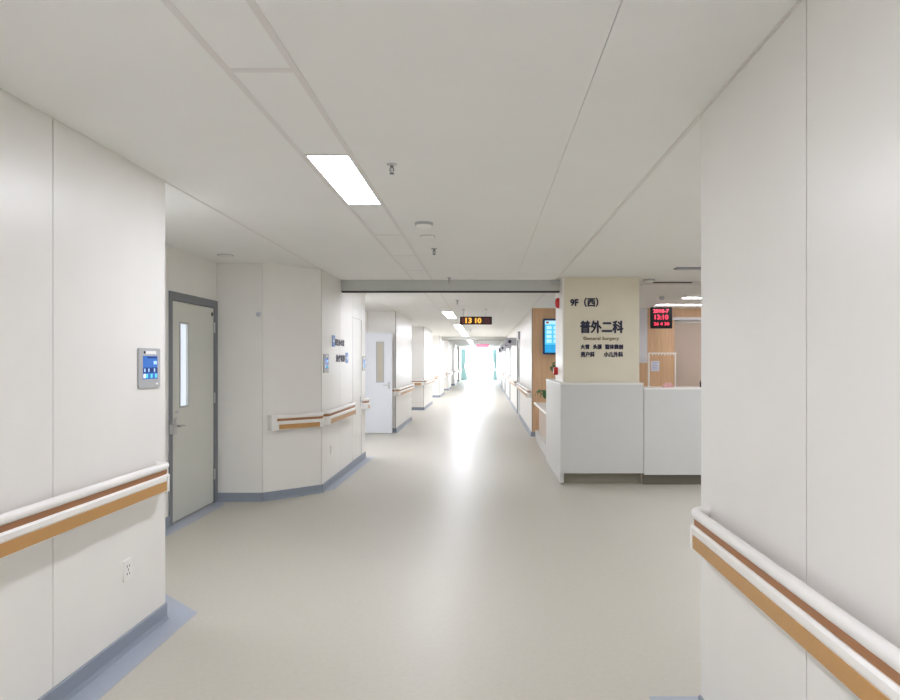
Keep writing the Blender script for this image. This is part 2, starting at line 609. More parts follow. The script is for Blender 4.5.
# end wall around the window
b = MB()
b.box(-3.2, -1.95, Y_E, Y_E + .15, 0, H)
b.box(.98, 1.3, Y_E, Y_E + .15, 0, H)
b.box(-1.95, .98, Y_E, Y_E + .15, 2.66, H)
tag(b.build('wall_end', M['wall']), kind='structure')

# baseboards
skirting('baseboard_left', [((XL, Y_B), (XL, Y_L), -1), ((XL, Y_L), (XN, Y_L), -1)])
skirting('baseboard_niche', [((XN, Y_L), (XN, 6.76), -1), ((XN, 7.97), (-2.57, 7.97), -1), ((-2.57, 7.97), (XL, 8.5), -1)])
skirting('baseboard_middle', [((XL, 8.5), (XL, 11.58), -1)])
runs = []
prev = 11.58
for a, c in segs:
    runs += [((XN, prev), (XN, a), -1), ((XN, a), (XL, a), -1), ((XL, a), (XL, c), -1)]
    prev = c
skirting('baseboard_left_far', runs)
skirting('baseboard_right', [((XR, Y_B), (XR, Y_R), 1), ((XR, Y_R), (6.0, Y_R), 1)], h=.085)
runs = []
y = 14.8
for a, c in rdoors + [(Y_E, Y_E)]:
    runs.append(((RX, y), (RX, a), 1))
    y = c
runs.append(((RX, 14.8), (4.0, 14.8), -1))
skirting('baseboard_right_far', runs)

# smoke barriers hanging across the corridor
for k, (yb, x1) in enumerate(((9.63, 1.05), (32.0, 1.0))):
    b = MB()
    b.box(XL, x1, yb, yb + .14, 2.60, H, 0)
    b.box(XL, x1, yb + .012, yb + .128, 2.582, 2.60, 1)
    if k == 0:
        b.box(x1 - .12, x1 - .01, yb - .05, yb, 2.70, 2.74, 0)
    tag(b.build('beam', [M['beam'], M['slot']]), kind='structure')

# pillar
b = MB()
b.box(1.06, 2.075, 9.28, 10.2, 0, H, 0)
tag(b.build('pillar', [M['pillar']]), kind='structure')
b = MB()
b.box(1.045, 1.06, 9.275, 10.2, 0, H)  # white skin: the light on this pillar face is put into its colour
tag(b.build('pillar_lit_side', M['wall']), kind='structure')

# lobby ceiling drop beyond the counter
b = MB()
b.box(2.08, 6.0, 9.84, 9.98, H - .035, H, 0)
b.box(2.35, 2.95, 9.826, 9.84, H - .02, H - .006, 1)
tag(b.build('beam_station', [M['profile'], M['slot']]), kind='structure')

# ------------------------------------------------------------------ end window
t = empty('window_1', (-.48, Y_E + .05, 0), 'tall bright window filling the far end of the corridor', kind='structure')
f = MB()
for x0, x1, z0, z1 in ((-1.95, -1.89, 0, 2.66), (.92, .98, 0, 2.66), (-1.89, .92, 0, .09), (-1.89, .92, 2.6, 2.66)):
    f.box(x0, x1, Y_E + .04, Y_E + .1, z0, z1)
f.build('window_frame', M['aluminium'], t)
f = MB()
f.box(-1.89, .92, Y_E + .065, Y_E + .075, .09, 2.6)
f.build('pane', M['glass'], t)


def curtain(x0, x1, wide_bottom, label):
    nx, nz = 60, 20
    bb = MB()
    vv, ff = [], []
    for j in range(nz + 1):
        tz = j / nz
        z = .05 + tz * 2.55
        pinch = 1 - .45 * math.exp(-((tz - .42) / .18) ** 2)
        for i in range(nx + 1):
            u = i / nx
            if wide_bottom > 0:
                x = x0 + (x1 - x0) * u * (pinch + wide_bottom * (1 - tz) * .6)
            else:
                x = x1 - (x1 - x0) * (1 - u) * pinch
            vv.append((x, Y_E - .12 + .035 * math.sin(u * 2 * PI * 7), z))
    for j in range(nz):
        for i in range(nx):
            a = j * (nx + 1) + i
            ff.append((a, a + 1, a + nx + 2, a + nx + 1))
    bb.add(vv, ff, 0, True)
    o = bb.build('curtain', M['curtain'], loc=((x0 + x1) / 2, Y_E - .12, 0.05))
    sm = o.modifiers.new('thickness', 'SOLIDIFY')
    sm.thickness = .006
    return tag(o, label, 'curtain', 'curtains at the end window')


curtain(-1.98, -1.62, .7, 'pale teal curtain on the left side of the far window')
curtain(.64, .985, 0, 'pale teal curtain on the right side of the far window')

# ------------------------------------------------------------------ doors


def lever(Wf, s, z, toward, parent, big=1.0):
    h = MB()
    h.rbox(s - .022, s + .022, 0.0, .008, z - .085, z + .075, .012, W=Wf)
    h.tube([Wf(s, .004, z), Wf(s, .05, z)], .011)
    pts = [Wf(s, .05, z), Wf(s + toward * .03, .056, z + .002), Wf(s + toward * .075, .056, z + .004), Wf(s + toward * .12, .05, z - .002)]
    h.tube(pts, [.010, .0095, .009, .008])
    return h.build('handle', M['steel'], parent)


def wall_door(name, p0, p1, side, h, leafm, label, slit=None, pane=None, framew=.07, handle_at='start', framem=None, recess=.03, hinges=True, jambs=None, out=.014):
    """a door in the opening p0>p1 of a wall; slit=(s0,s1,z0,z1)"""
    Wf, L = frame_of(p0, p1, side)
    mid = Wf(L / 2, 0, 0)
    t_ = empty(name, mid, label, kind='structure')
    f_ = MB()
    fw = framew
    ja, jb = jambs or (fw, fw)
    f_.box(0, ja, -.11, out, 0, h, 0, Wf)
    f_.box(L - jb, L, -.11, out, 0, h, 0, Wf)
    f_.box(ja, L - jb, -.11, out, h - fw, h, 0, Wf)
    f_.build('frame', framem or M['frame'], t_)
    s0, s1, z0, z1 = ja + .004, L - jb - .004, .012, h - fw - .004
    lf = MB()
    o0, o1 = -.045 - recess, -recess
    if slit:
        a, c, q0, q1 = slit
        lf.box(s0, a, o0, o1, z0, z1, 0, Wf)
        lf.box(c, s1, o0, o1, z0, z1, 0, Wf)
        lf.box(a, c, o0, o1, z0, q0, 0, Wf)
        lf.box(a, c, o0, o1, q1, z1, 0, Wf)
    else:
        lf.box(s0, s1, o0, o1, z0, z1, 0, Wf)
    leaf = lf.build('leaf', leafm, t_)
    if slit:
        a, c, q0, q1 = slit
        gl = MB()
        gl.box(a, c, o0 + .015, o0 + .025, q0, q1, 0, Wf)
        gl.build('pane', pane or M['glass'], leaf)
        fr = MB()
        w_ = .018
        for (x0, x1, y0_, y1_) in ((a - w_, a, q0 - w_, q1 + w_), (c, c + w_, q0 - w_, q1 + w_), (a, c, q0 - w_, q0), (a, c, q1, q1 + w_)):
            fr.box(x0, x1, o1, o1 + .006, y0_, y1_, 0, Wf)
        fr.build('pane_frame', M['housing'], leaf)
    hs, tw = (s0 + .07, 1) if handle_at == 'start' else (s1 - .07, -1)
    W2 = lambda s, o, z: Wf(s, o + o1, z)
    lever(W2, hs, .97, tw, t_)
    if hinges:
        hg = s1 + .002 if handle_at == 'start' else s0 - .002
        for z in (.33, 1.2, 2.0):
            q = MB()
            q.tube([Wf(hg, o1 + .012, z - .06), Wf(hg, o1 + .012, z + .06)], .009)
            q.build('hinge', M['steel'], t_)
    return t_, Wf, o1


t, Wf, o1 = wall_door('door_1', (XN, 6.76), (XN, 7.97), -1, 2.31, M['doorgrey'],
                      'grey-green door with narrow tall window in dark grey frame, left niche',
                      slit=(.255, .435, 1.16, 2.0), pane=M['frost'], framew=.085, jambs=(.06, .09), recess=0.0)
q = MB()
q.rbox(.15, .21, o1, o1 + .006, 1.09, 1.12, .005, W=Wf)
q.box(.155, .17, o1, o1 + .008, 1.03, 1.06, 0, Wf)
q.build('lock_plate', M['steel'], t)
q = MB()
q.box(1.055, 1.075, o1, o1 + .01, 2.13, 2.17, 0, Wf)
q.build('stop_button', M['dark'], t)
q = MB()
q.rbox(-.01, .075, .014, .05, .90, 1.0, .008, W=Wf)
q.build('latch_guard', M['steel'], t)

wall_door('door_2', (XL, 10.47), (XL, 11.25), -1, 2.3, M['wall'], 'white flush service door between two handrails on left corridor wall',
          framew=.014, framem=M['white'], handle_at='end', recess=.006, out=.004, hinges=False)

# open white leaf in the first recess, standing in front of its facing wall
t = empty('door_3', (-2.4, 15.4, 0), 'open white door leaf with narrow glass slit in left recess', kind='structure')
Wf, L = frame_of((-2.92, 15.38), (-2.07, 15.38), -1)
lf = MB()
a, c, q0, q1 = .52, .64, 1.17, 2.02
lf.box(0, a, -.045, 0, .01, 2.25, 0, Wf)
lf.box(c, L, -.045, 0, .01, 2.25, 0, Wf)
lf.box(a, c, -.045, 0, .01, q0, 0, Wf)
lf.box(a, c, -.045, 0, q1, 2.25, 0, Wf)
leaf = lf.build('leaf', M['doorwhite'], t)
gl = MB()
gl.box(a, c, -.03, -.02, q0, q1, 0, Wf)
gl.build('pane', M['beigeglass'], leaf)
fr = MB()
for (x0, x1, y0_, y1_) in ((a - .03, a, q0 - .03, q1 + .03), (c, c + .03, q0 - .03, q1 + .03), (a, c, q0 - .03, q0), (a, c, q1, q1 + .03)):
    fr.box(x0, x1, 0, .008, y0_, y1_, 0, Wf)
fr.build('pane_frame', M['housing'], leaf)
lever(Wf, L - .07, 1.08, -1, t)

for k, (a, c) in enumerate(rdoors):
    wall_door('door_%d' % (4 + k), (RX, a), (RX, c), 1, 2.25, M['doorwhite'],
              'white ward door in right corridor wall, %s beyond the wood wall' % far_names[k],
              slit=(.8, 1.0, 1.15, 2.0), pane=M['beigeglass'], framew=.05, framem=M['housing'], recess=.02, hinges=False)
k0 = 9
for a, c in segs[1:3]:
    pass

# ------------------------------------------------------------------ handrails


def handrail(p0, p1, side, label, cap0=True, cap1=True, group='handrails along the walls', drop=0.0, tall=False):
    W0, L = frame_of(p0, p1, side)
    Wf = lambda s, o, z: W0(s, o, z - drop)
    t_ = empty('handrail', Wf(L / 2, 0, .92), label, 'handrail', group)

    def path(o, R):
        pts = []
        n = 6
        if cap0:
            pts += [(0.0, 0.0)] + [(R - R * math.cos(k / n * PI / 2), o - R + R * math.sin(k / n * PI / 2)) for k in range(n + 1)]
        else:
            pts += [(0, o)]
        if cap1:
            pts += [(L - R + R * math.sin(k / n * PI / 2), o - R + R * math.cos(k / n * PI / 2)) for k in range(n + 1)] + [(L, 0.0)]
        else:
            pts += [(L, o)]
        return pts
    sgn = 1
    # round top grip
    o = .072
    prof = [(.021 * math.cos(2 * PI * k / 14), .984 + .023 * math.sin(2 * PI * k / 14)) for k in range(14)]
    b_ = MB()
    b_.sweep(path(o, .045), prof, Wf, 0, True)
    b_.build('top_grip', M['white'], t_)
    # brown neck under the grip
    b_ = MB()
    b_.sweep(path(.066, .04), [(-.012, .92), (.012, .92), (.012, .966), (-.012, .966)], Wf)
    b_.build('neck', M['neck'], t_)
    # white bumper body
    prof = [(-.03, .826), (.012, .826), (.022, .832), (.024, .842), (.024, .896), (.028, .902), (.028, .925), (.020, .934), (-.03, .934)]
    b_ = MB()
    b_.sweep(path(.064, .034), prof, Wf)
    b_.build('bumper', M['white'], t_)
    # ochre strip on the bumper face
    s0 = .055 if cap0 else 0
    s1 = L - .055 if cap1 else L
    b_ = MB()
    b_.sweep([(s0, .064), (s1, .064)], [(.02, .838), (.0275, .839), (.0275, .894), (.02, .895)], Wf)
    b_.build('bumper_strip', M['brown'], t_)
    # moulded end caps
    if tall:
        b_ = MB()
        b_.rbox(-.038, .035, .0, .101, .829, 1.01, .012, W=Wf, axis='z')
        b_.build('end_block', M['white'], t_)
    for on, x0, x1 in ((cap0, .03, .058), (cap1, L - .058, L - .03)):
        if on:
            b_ = MB()
            prof = [(-.02, .823), (.022, .823), (.030, .832), (.031, .924), (.022, .933), (-.02, .933)]
            b_.sweep([(x0, .064), (x1, .064)], prof, Wf)
            b_.build('end_cap', M['white'], t_)
    # brackets
    n = max(1, int(L / 1.2))
    for k in range(n):
        s = L * (k + .5) / n
        b_ = MB()
        b_.box(s - .04, s + .04, 0, .045, .85, .93, 0, Wf)
        b_.build('bracket', M['white'], t_)
    return t_


handrail((XL, Y_B + .1), (XL, 4.22), -1, 'long white handrail with ochre bumper strip on near left wall')
handrail((XR, 3.05), (XR, Y_B + .1), -1, 'long white handrail with ochre bumper strip on near right wall', drop=.03)
WA, LA = frame_of((-2.57, 7.97), (XL, 8.5), -1)
pa, pb = WA(.10, 0, 0), WA(LA - .02, 0, 0)
handrail(pa[:2], pb[:2], -1, 'short handrail with brown strips on angled beige wall panel', drop=.015, tall=True)
handrail((XL, 8.53), (XL, 10.3), -1, 'white handrail below the blue direction signs on left corridor wall')
handrail((XL, 11.27), (XL, 11.55), -1, 'very short handrail beside white service door at recess corner')
prev = 11.58
names_l = ['just past the open white door', 'on second far left wall stretch', 'on third far left wall stretch',
           'on fourth far left wall stretch', 'on fifth far left wall stretch', 'on last left wall stretch by window']
names_f = ['behind the open white door', 'facing in second left recess', 'facing in third left recess', 'facing in fourth left recess',
           'facing in fifth left recess', 'facing in last left recess']
for k, (a, c) in enumerate(segs):
    handrail((XN + .1, a), (XL - .03, a), -1, 'short handrail with ochre strip ' + names_f[k])
    handrail((XL, a + .03), (XL, min(c - .05, Y_E - .4)), -1, 'white handrail ' + names_l[k])
y = 14.8
names_r = ['nearest stretch, starting at the wood wall', 'second stretch, after first ward door', 'third stretch, after second ward door',
           'fourth stretch, after third ward door', 'fifth stretch, after fourth ward door', 'last stretch, ending at far window']
for k, (a, c) in enumerate(rdoors + [(Y_E - .2, Y_E)]):
    handrail((RX, a - .15), (RX, y + .15), -1, 'white handrail on right corridor wall, ' + names_r[k])
    y = c

# ------------------------------------------------------------------ wall panels with screens


def info_panel(Wf, s, z, label):
    w, h = .26, .235
    t_ = empty('wall_control_panel', Wf(s, 0, z), label, 'control panel', 'grey screen panels on left walls')
    b_ = MB()
    b_.rbox(s - w / 2, s + w / 2, 0, .012, z - h / 2, z + h / 2, .012, W=Wf, axis='y')
    b_.build('housing', M['housing'], t_)
    b_ = MB()
    b_.box(s - .05, s + .075, .012, .014, z + .083, z + .102, 0, Wf)
    b_.build('name_strip', M['card'], t_)
    b_ = MB()
    b_.rbox(s - .075, s - .06, .012, .016, z + .086, z + .1, .006, W=Wf)
    b_.build('indicator', M['dark'], t_)
    b_ = MB()
    x0, x1 = s - .085, s + .092
    zs0, zs1 = z - .065, z + .072
    hh = zs1 - zs0
    b_.box(x0, x1, .010, .0135, zs0, zs1, 0, Wf)
    b_.box(x0 + .05, x1 - .006, .0135, .014, zs1 - .014, zs1 - .004, 1, Wf)
    b_.box(x0, x1, .0135, .014, zs0 + .036, zs0 + .068, 1, Wf)
    b_.box(x1 - .05, x1 - .01, .0135, .0142, zs1 - .05, zs1 - .03, 2, Wf)
    for kx in (.012, .06, .13):
        b_.box(x0 + kx, x0 + kx + .014, .0135, .0145, zs0 + .042, zs0 + .062, 2, Wf)
    for kx, m_ in ((.005, 4), (.035, 3), (.09, 3), (.145, 3)):
        b_.box(x0 + kx, x0 + kx + .022, .0135, .0145, zs0 + .006, zs0 + .03, m_, Wf)
    b_.build('screen', [M['scrblue'], M['scrdark'], M['scrlight'], M['scrteal'], M['scrwhite']], t_)
    b_ = MB()
    b_.box(s + .07, s + .1, .012, .0135, z - .1, z - .09, 0, Wf)
    b_.build('badge', M['card'], t_)


WL, _ = frame_of((XL, 0), (XL, 60), -1)
info_panel(WL, 4.115, 1.578, 'grey wall panel with blue screen at edge of near left wall')
info_panel(WL, 8.70, 1.59, 'grey wall panel with blue screen at corner before blue signs')
info_panel(WL, 11.41, 1.58, 'grey wall panel past the white service door')


def outlet(Wf, s, z, label, w=.088, h=.118):
    t_ = empty('power_outlet', Wf(s, 0, z), label, 'outlet', 'white outlets on left wall')
    b_ = MB()
    b_.rbox(s - w / 2, s + w / 2, 0, .01, z - h / 2, z + h / 2, .008, W=Wf)
    b_.build('cover_plate', M['white'], t_)
    b_ = MB()
    for dx, dz in ((-.012, .02), (.012, .02), (0, .0), (-.012, -.022), (.012, -.022)):
        b_.box(s + dx - .003, s + dx + .003, .0095, .0105, z + dz - .006, z + dz + .006, 0, Wf)
    b_.build('socket_slots', M['slot'], t_)


outlet(WL, 3.87, .45, 'white power outlet low on near left wall below handrail')
outlet(WL, 9.0, .47, 'small power outlet low on left wall past angled corner')

# small knob on niche end wall
b = MB()
b.lathe((-2.615, 7.97, 2.16), [(.028, 0), (.028, -.012), (.02, -.02), (.0, -.022)], 16, 0, 'y')
tag(b.build('wall_button', M['signgrey'], loc=(-2.615, 7.97, 2.16)), 'small round grey button high on beige niche wall', 'button')

# direction signs on left wall
for row, z, label in ((0, 1.885, 'upper dark lettering sign with blue arrow block on left wall'), (1, 1.665, 'lower dark lettering sign ending in blue arrow block on left wall')):
    s0, s1 = (9.06, 9.86) if row == 0 else (9.3, 10.1)
    t = empty('direction_sign', WL((s0 + s1) / 2, 0, z), label, 'sign', 'direction signs on left wall')
    ib = MB()
    si = s0 if row == 0 else s1 - .16
    ib.rbox(si, si + .16, 0, .008, z - .075, z + .075, .01, W=WL)
    ic = ib.build('arrow_block', M['signblue'], t)
    ar = MB()
    ca = si + .08
    sg = -1 if row == 0 else 1
    ar.box(ca - .045, ca + .045, .008, .010, z - .01, z + .01, 0, WL)
    ar.add([WL(ca + sg * .05, .010, z), WL(ca + sg * .01, .010, z + .035), WL(ca + sg * .01, .010, z - .035),
            WL(ca + sg * .05, .008, z), WL(ca + sg * .01, .008, z + .035), WL(ca + sg * .01, .008, z - .035)],
           [(0, 1, 2), (3, 4, 5), (0, 1, 4, 3), (1, 2, 5, 4), (0, 2, 5, 3)])
    ar.build('arrow', M['card'], ic)
    tx = text_mb('医生办公室' if row == 0 else '治疗病房', .088 if row == 0 else .1, WL, s0 + .2 if row == 0 else s0, z - .045, width=.58, bold=.006, o=.0015, depth=.001)
    tx.build('lettering', M['navy'], t)

# ------------------------------------------------------------------ pillar lettering
WP, _ = frame_of((1.06, 9.28), (2.08, 9.28), -1)
def ppx(px):
    return (px - 485) / 690 * 9.28 - 1.06
def ppz(py):
    return EYE + (361 - py) / 690 * 9.28
t = empty('department_sign', (1.57, 9.28, 1.9), 'dark raised department lettering on front of beige pillar', 'sign')
for nm, body, s, e, base, size, m_, bold in (
        ('floor_lettering', '9F（西）', .09, .46, 2.362, .125, 'navy', .005),
        ('department_lettering', '普外二科', .222, .795, 2.012, .175, 'navy', .007),
        ('english_lettering', 'General Surgery', .262, .74, 1.903, .062, 'gold', .001),
        ('clinic_lettering', '大胃', .226, .340, 1.785, .068, 'navy', .0035),
        ('clinic_lettering', '头颈', .395, .507, 1.785, .068, 'navy', .0035),
        ('clinic_lettering', '整体微创', .556, .793, 1.785, .068, 'navy', .0035),
        ('clinic_lettering', '男户科', .230, .412, 1.68, .075, 'navy', .0035),
        ('clinic_lettering', '小儿外科', .540, .793, 1.68, .075, 'navy', .0035)):
    tb = text_mb(body, size, WP, s, base, width=e - s, bold=bold)
    tb.build(nm, M[m_], t)

# ------------------------------------------------------------------ counters
CX, CY, CT = .985, 9.0, 1.333
t = empty('reception_counter', (1.5, 9.1, 0), 'tall pale grey reception counter section wrapped round foot of pillar', 'counter', 'nurse station counters')
b = MB(); b.box(CX, 2.068, CY, CY + .05, .155, CT - .02); b.build('front_panel', M['counter'], t)
b = MB(); b.box(CX, CX + .05, CY + .05, 11.12, .02, CT - .02); b.build('side_panel', M['counter'], t)
b = MB()
b.box(CX - .004, 2.07, CY - .004, 9.27, CT - .02, CT)
b.box(CX - .004, 1.043, 9.27, 11.12, CT - .02, CT)
b.box(1.043, 1.5, 10.21, 11.12, CT - .02, CT)
b.build('countertop', M['white'], t)
b = MB(); b.box(1.45, 1.5, 10.21, 11.12, 0, CT - .02); b.box(CX + .05, 1.45, 11.07, 11.12, 0, CT - .02)
b.build('back_panel', M['counter'], t)
b = MB(); b.box(CX + .06, 2.068, CY + .16, CY + .22, 0, .155); b.box(CX + .01, CX + .045, CY + .06, 11.1, 0, .02)
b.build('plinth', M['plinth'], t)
b = MB(); b.box(CX + .05, 2.06, CY + .05, CY + .22, .155, .175); b.build('underside', M['counter'], t)

t = empty('reception_counter', (3.6, 9.2, 0), 'slightly lower pale grey reception counter section right of pillar', 'counter', 'nurse station counters')
b = MB(); b.box(2.076, 5.2, CY, CY + .05, .135, 1.25); b.build('front_panel', M['counter'], t)
b = MB(); b.box(2.076, 5.2, CY - .004, CY + .42, 1.25, 1.27); b.build('countertop', M['white'], t)
b = MB(); b.box(2.1, 5.18, CY + .05, CY + .4, .135, .155); b.box(2.1, 5.18, CY + .34, CY + .37, .155, 1.25); b.build('back_panel', M['counter'], t)
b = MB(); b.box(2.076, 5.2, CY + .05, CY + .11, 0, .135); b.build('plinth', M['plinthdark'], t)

t = empty('reception_desk', (1.4, 12.6, 0), 'low white desk joined behind tall counter, with recessed knee panel', 'desk')
b = MB(); b.rbox(.995, 1.7, 11.13, 14.1, .735, .775, .012, axis='y'); b.build('desktop', M['white'], t)
b = MB(); b.box(1.1, 1.14, 11.14, 14.05, .2, .735); b.build('knee_panel', M['beige'], t)
b = MB(); b.box(1.03, 1.6, 11.13, 14.1, 0, .2); b.build('base', M['counter'], t)
b = MB(); b.box(1.14, 1.6, 14.0, 14.05, .2, .735); b.build('end_panel', M['counter'], t)

# things on the counter
b = MB()
b.rbox(2.36, 2.50, 9.12, 9.22, 1.27, 1.30, .012, axis='z')
b.rbox(2.385, 2.475, 9.14, 9.2, 1.30, 1.33, .01, axis='z')
tag(b.build('tissue_packet', M['pink'], loc=(2.43, 9.17, 1.27)), 'small pale pink packet on lower counter top', 'packet')
t = empty('pen_cup', (2.9, 9.2, 1.27), 'small black cup of pens on lower counter beside right wall edge', 'pen cup')
b = MB()
b.lathe((2.9, 9.2, 1.27), [(.034, 0), (.038, .07), (.034, .07), (.031, .006)], 20)
b.build('cup', M['dark'], t)
for dx, dy in ((.012, .0), (-.012, .008), (.0, -.014)):
    b = MB()
    b.tube([(2.9 + dx * .5, 9.2 + dy * .5, 1.277), (2.9 + dx * 2.2, 9.2 + dy * 2, 1.37)], .004, 8)
    b.build('pen', M['navy'], t)


def plant(c, label, spread, hgt, n, seed, pot_h=.16, pot_r=.075):
    rnd = random.Random(seed)
    x, y, z = c
    t_ = empty('potted_plant', c, label, 'plant', 'potted plants at the station')
    b_ = MB()
    b_.lathe(c, [(pot_r * .72, 0), (pot_r, pot_h * .9), (pot_r * 1.06, pot_h * .92), (pot_r * 1.06, pot_h), (pot_r * .9, pot_h), (pot_r * .86, pot_h * .9)], 24)
    b_.build('pot', M['pot'], t_)
    b_ = MB()
    b_.lathe(c, [(pot_r * .85, pot_h * .8), (pot_r * .85, pot_h * .88), (0.001, pot_h * .9)], 20)
    b_.build('soil', M['soil'], t_)
    lv, stm = MB(), MB()
    for k in range(n):
        a = 2 * PI * k / n * 2.4 + rnd.uniform(-.3, .3)
        r = spread * rnd.uniform(.35, 1.0)
        top = Vector((x + r * math.cos(a), y + r * math.sin(a), z + pot_h + hgt * rnd.uniform(.25, 1.0)))
        root = Vector((x + .02 * math.cos(a), y + .02 * math.sin(a), z + pot_h * .85))
        midp = (root + top) / 2 + Vector((0, 0, hgt * .25))
        stm.tube([root, midp, top], [.004, .003, .002], 6)
        ln = rnd.uniform(.06, .1)
        out = Vector((math.cos(a), math.sin(a), -.45)).normalized()
        side_ = out.cross(Vector((0, 0, 1))).normalized()
        up = side_.cross(out).normalized()
        pts = []
        for u, w_, dz in ((0, 0, 0), (.25, .34, .02), (.5, .42, .03), (.75, .28, .01), (1, 0, -.03)):
            ctr = top + out * ln * u + up * dz
            pts.append((ctr - side_ * ln * w_ + up * .008, ctr, ctr + side_ * ln * w_ + up * .008))
        vv = [p for tr in pts for p in tr]
        ff = []
        for i in range(4):
            for j in range(2):
                q_ = i * 3 + j
                ff.append((q_, q_ + 1, q_ + 4, q_ + 3))
        lv.add(vv, ff, 0, True)
    stm.build('stems', M['stem'], t_)
    lo_ = lv.build('foliage', M['leaf'], t_)
    s_ = lo_.modifiers.new('thickness', 'SOLIDIFY')
    s_.thickness = .0015


plant((1.10, 11.42, .775), 'green leafy plant in pot on low desk behind tall counter', .2, .17, 60, 3, pot_h=.2)
plant((1.16, 10.9, CT), 'green potted plant on tall counter behind pillar', .11, .13, 22, 5, pot_h=.12, pot_r=.06)

# fire alarm devices on pillar side
t = empty('fire_alarm', (1.045, 9.65, 2.43), 'red round fire alarm sounder high on pillar side', 'fire alarm')
b = MB(); b.lathe((1.045, 9.65, 2.43), [(.075, 0), (.075, -.03), (.06, -.055), (.03, -.065), (.001, -.066)], 24, 0, 'x'); b.build('sounder', M['red'], t)
b = MB(); b.lathe((1.045, 9.65, 2.43), [(.085, 0), (.085, -.01), (.07, -.012)], 24, 0, 'x'); b.build('base', M['white'], t)
t = empty('fire_call_point', (1.045, 9.95, 1.47), 'small red fire call point on pillar side above counter', 'call point')
b = MB(); b.rbox(.99, 1.045, 9.90, 10.0, 1.42, 1.53, .01, axis='x'); b.build('housing', M['red'], t)
b = MB(); b.box(.986, .99, 9.92, 9.98, 1.445, 1.505); b.build('push_plate', M['card'], t)

# television on wood wall
t = empty('television', (1.9, 14.74, 2.14), 'wall-mounted television with blue picture on wood panel wall', 'television')
b = MB(); b.rbox(1.235, 2.56, 14.70, 14.76, 1.76, 2.52, .025, axis='y'); b.build('bezel', mat('television_bezel', srgb(28, 60, 110), .3), t)
b = MB()
b.box(1.275, 2.52, 14.694, 14.70, 1.80, 2.48, 0)
b.box(1.275, 2.52, 14.692, 14.694, 2.40, 2.48, 1)
b.box(1.275, 2.52, 14.692, 14.694, 1.80, 1.97, 2)
for r in range(4):
    for q in range(8):
        b.box(1.31 + q * .15, 1.42 + q * .15, 14.692, 14.694, 2.01 + r * .095, 2.08 + r * .095, 1)
b.box(1.30, 1.36, 14.691, 14.692, 2.42, 2.46, 3)
b.build('picture', [M['tv'], M['tvtop'], M['tvbot'], M['red']], t)
b = MB(); b.box(1.7, 2.1, 14.76, 14.8, 2.0, 2.3); b.build('bracket', M['dark'], t)

# ------------------------------------------------------------------ LED boards and hanging clocks


def hanging_board(x0, x1, y, z0, z1, label, far=False):
    t_ = empty('hanging_clock' if not far else 'hanging_display', ((x0 + x1) / 2, y, z0), label, 'hanging display')
    b_ = MB(); b_.rbox(x0, x1, y, y + .09, z0, z1, .012, axis='y'); b_.build('case', M['dark'], t_)
    b_ = MB(); b_.box(x0 + .02, x1 - .02, y - .003, y, z0 + .015, z1 - .015); fc = b_.build('display_face', M['ledback'] if not far else M['ledpink'], t_)
    for xr in (x0 + .08, x1 - .13):
        b_ = MB()
        b_.tube([(xr, y + .045, z1), (xr, y + .045, H)], .008, 10)
        b_.lathe((xr, y + .045, H), [(.03, 0), (.03, -.012), (.01, -.02)], 16)
        b_.build('rod', M['steel'], t_)
    return t_, fc


t, fc = hanging_board(-.545, .15, 15.0, 2.415, 2.585, 'black hanging clock board showing 13 10 in amber digits')
WC, _ = frame_of((-.545, 14.997), (.15, 14.997), -1)
tx = text_mb('13', .15, WC, .125, 2.448, width=.125, bold=.006, o=.002, depth=.001); tx.build('hour_digits', M['ledamber'], fc)
tx = text_mb('10', .15, WC, .335, 2.448, width=.125, bold=.006, o=.002, depth=.001); tx.build('minute_digits', M['ledamber'], fc)
b = MB()
for k in range(12):
    a = 2 * PI * k / 12
    b.lathe((-.545 + .59 + .035 * math.cos(a), 14.997, 2.5 + .04 * math.sin(a)), [(.008, 0), (.008, -.003)], 8, 0, 'y')
for k in range(5):
    b.box(-.545 + .045, -.545 + .085, 14.995, 14.997, 2.445 + k * .024, 2.456 + k * .024)
b.build('dim_dots', M['leddim'], fc)
hanging_board(-.5, .22, 40.0, 2.42, 2.60, 'small pink glowing sign hanging far down the corridor', far=True)

t = empty('led_calendar', (3.77, 14.05, 2.27), 'black square board with red glowing digits above the station', 'led board')
b = MB(); b.rbox(3.365, 3.80, 14.0, 14.06, 2.28, 2.712, .012, axis='y'); b.build('case', M['dark'], t)
WB, _ = frame_of((3.365, 13.998), (3.80, 13.998), -1)
for body, z, s, w, size, bd in (('2018-7', 2.60, .05, .31, .10, .006), ('13:10', 2.465, .08, .27, .13, .006), ('26 4 30', 2.345, .06, .31, .085, .005)):
    tx = text_mb(body, size, WB, s, z, width=w, bold=bd, o=.002, depth=.001)
    tx.build('led_digits', M['ledred'], t)
b = MB()
for xr in (3.45, 3.72):
    b.tube([(xr, 14.03, 2.70), (xr, 14.03, H)], .01, 10)
b.build('hanger', M['steel'], t)

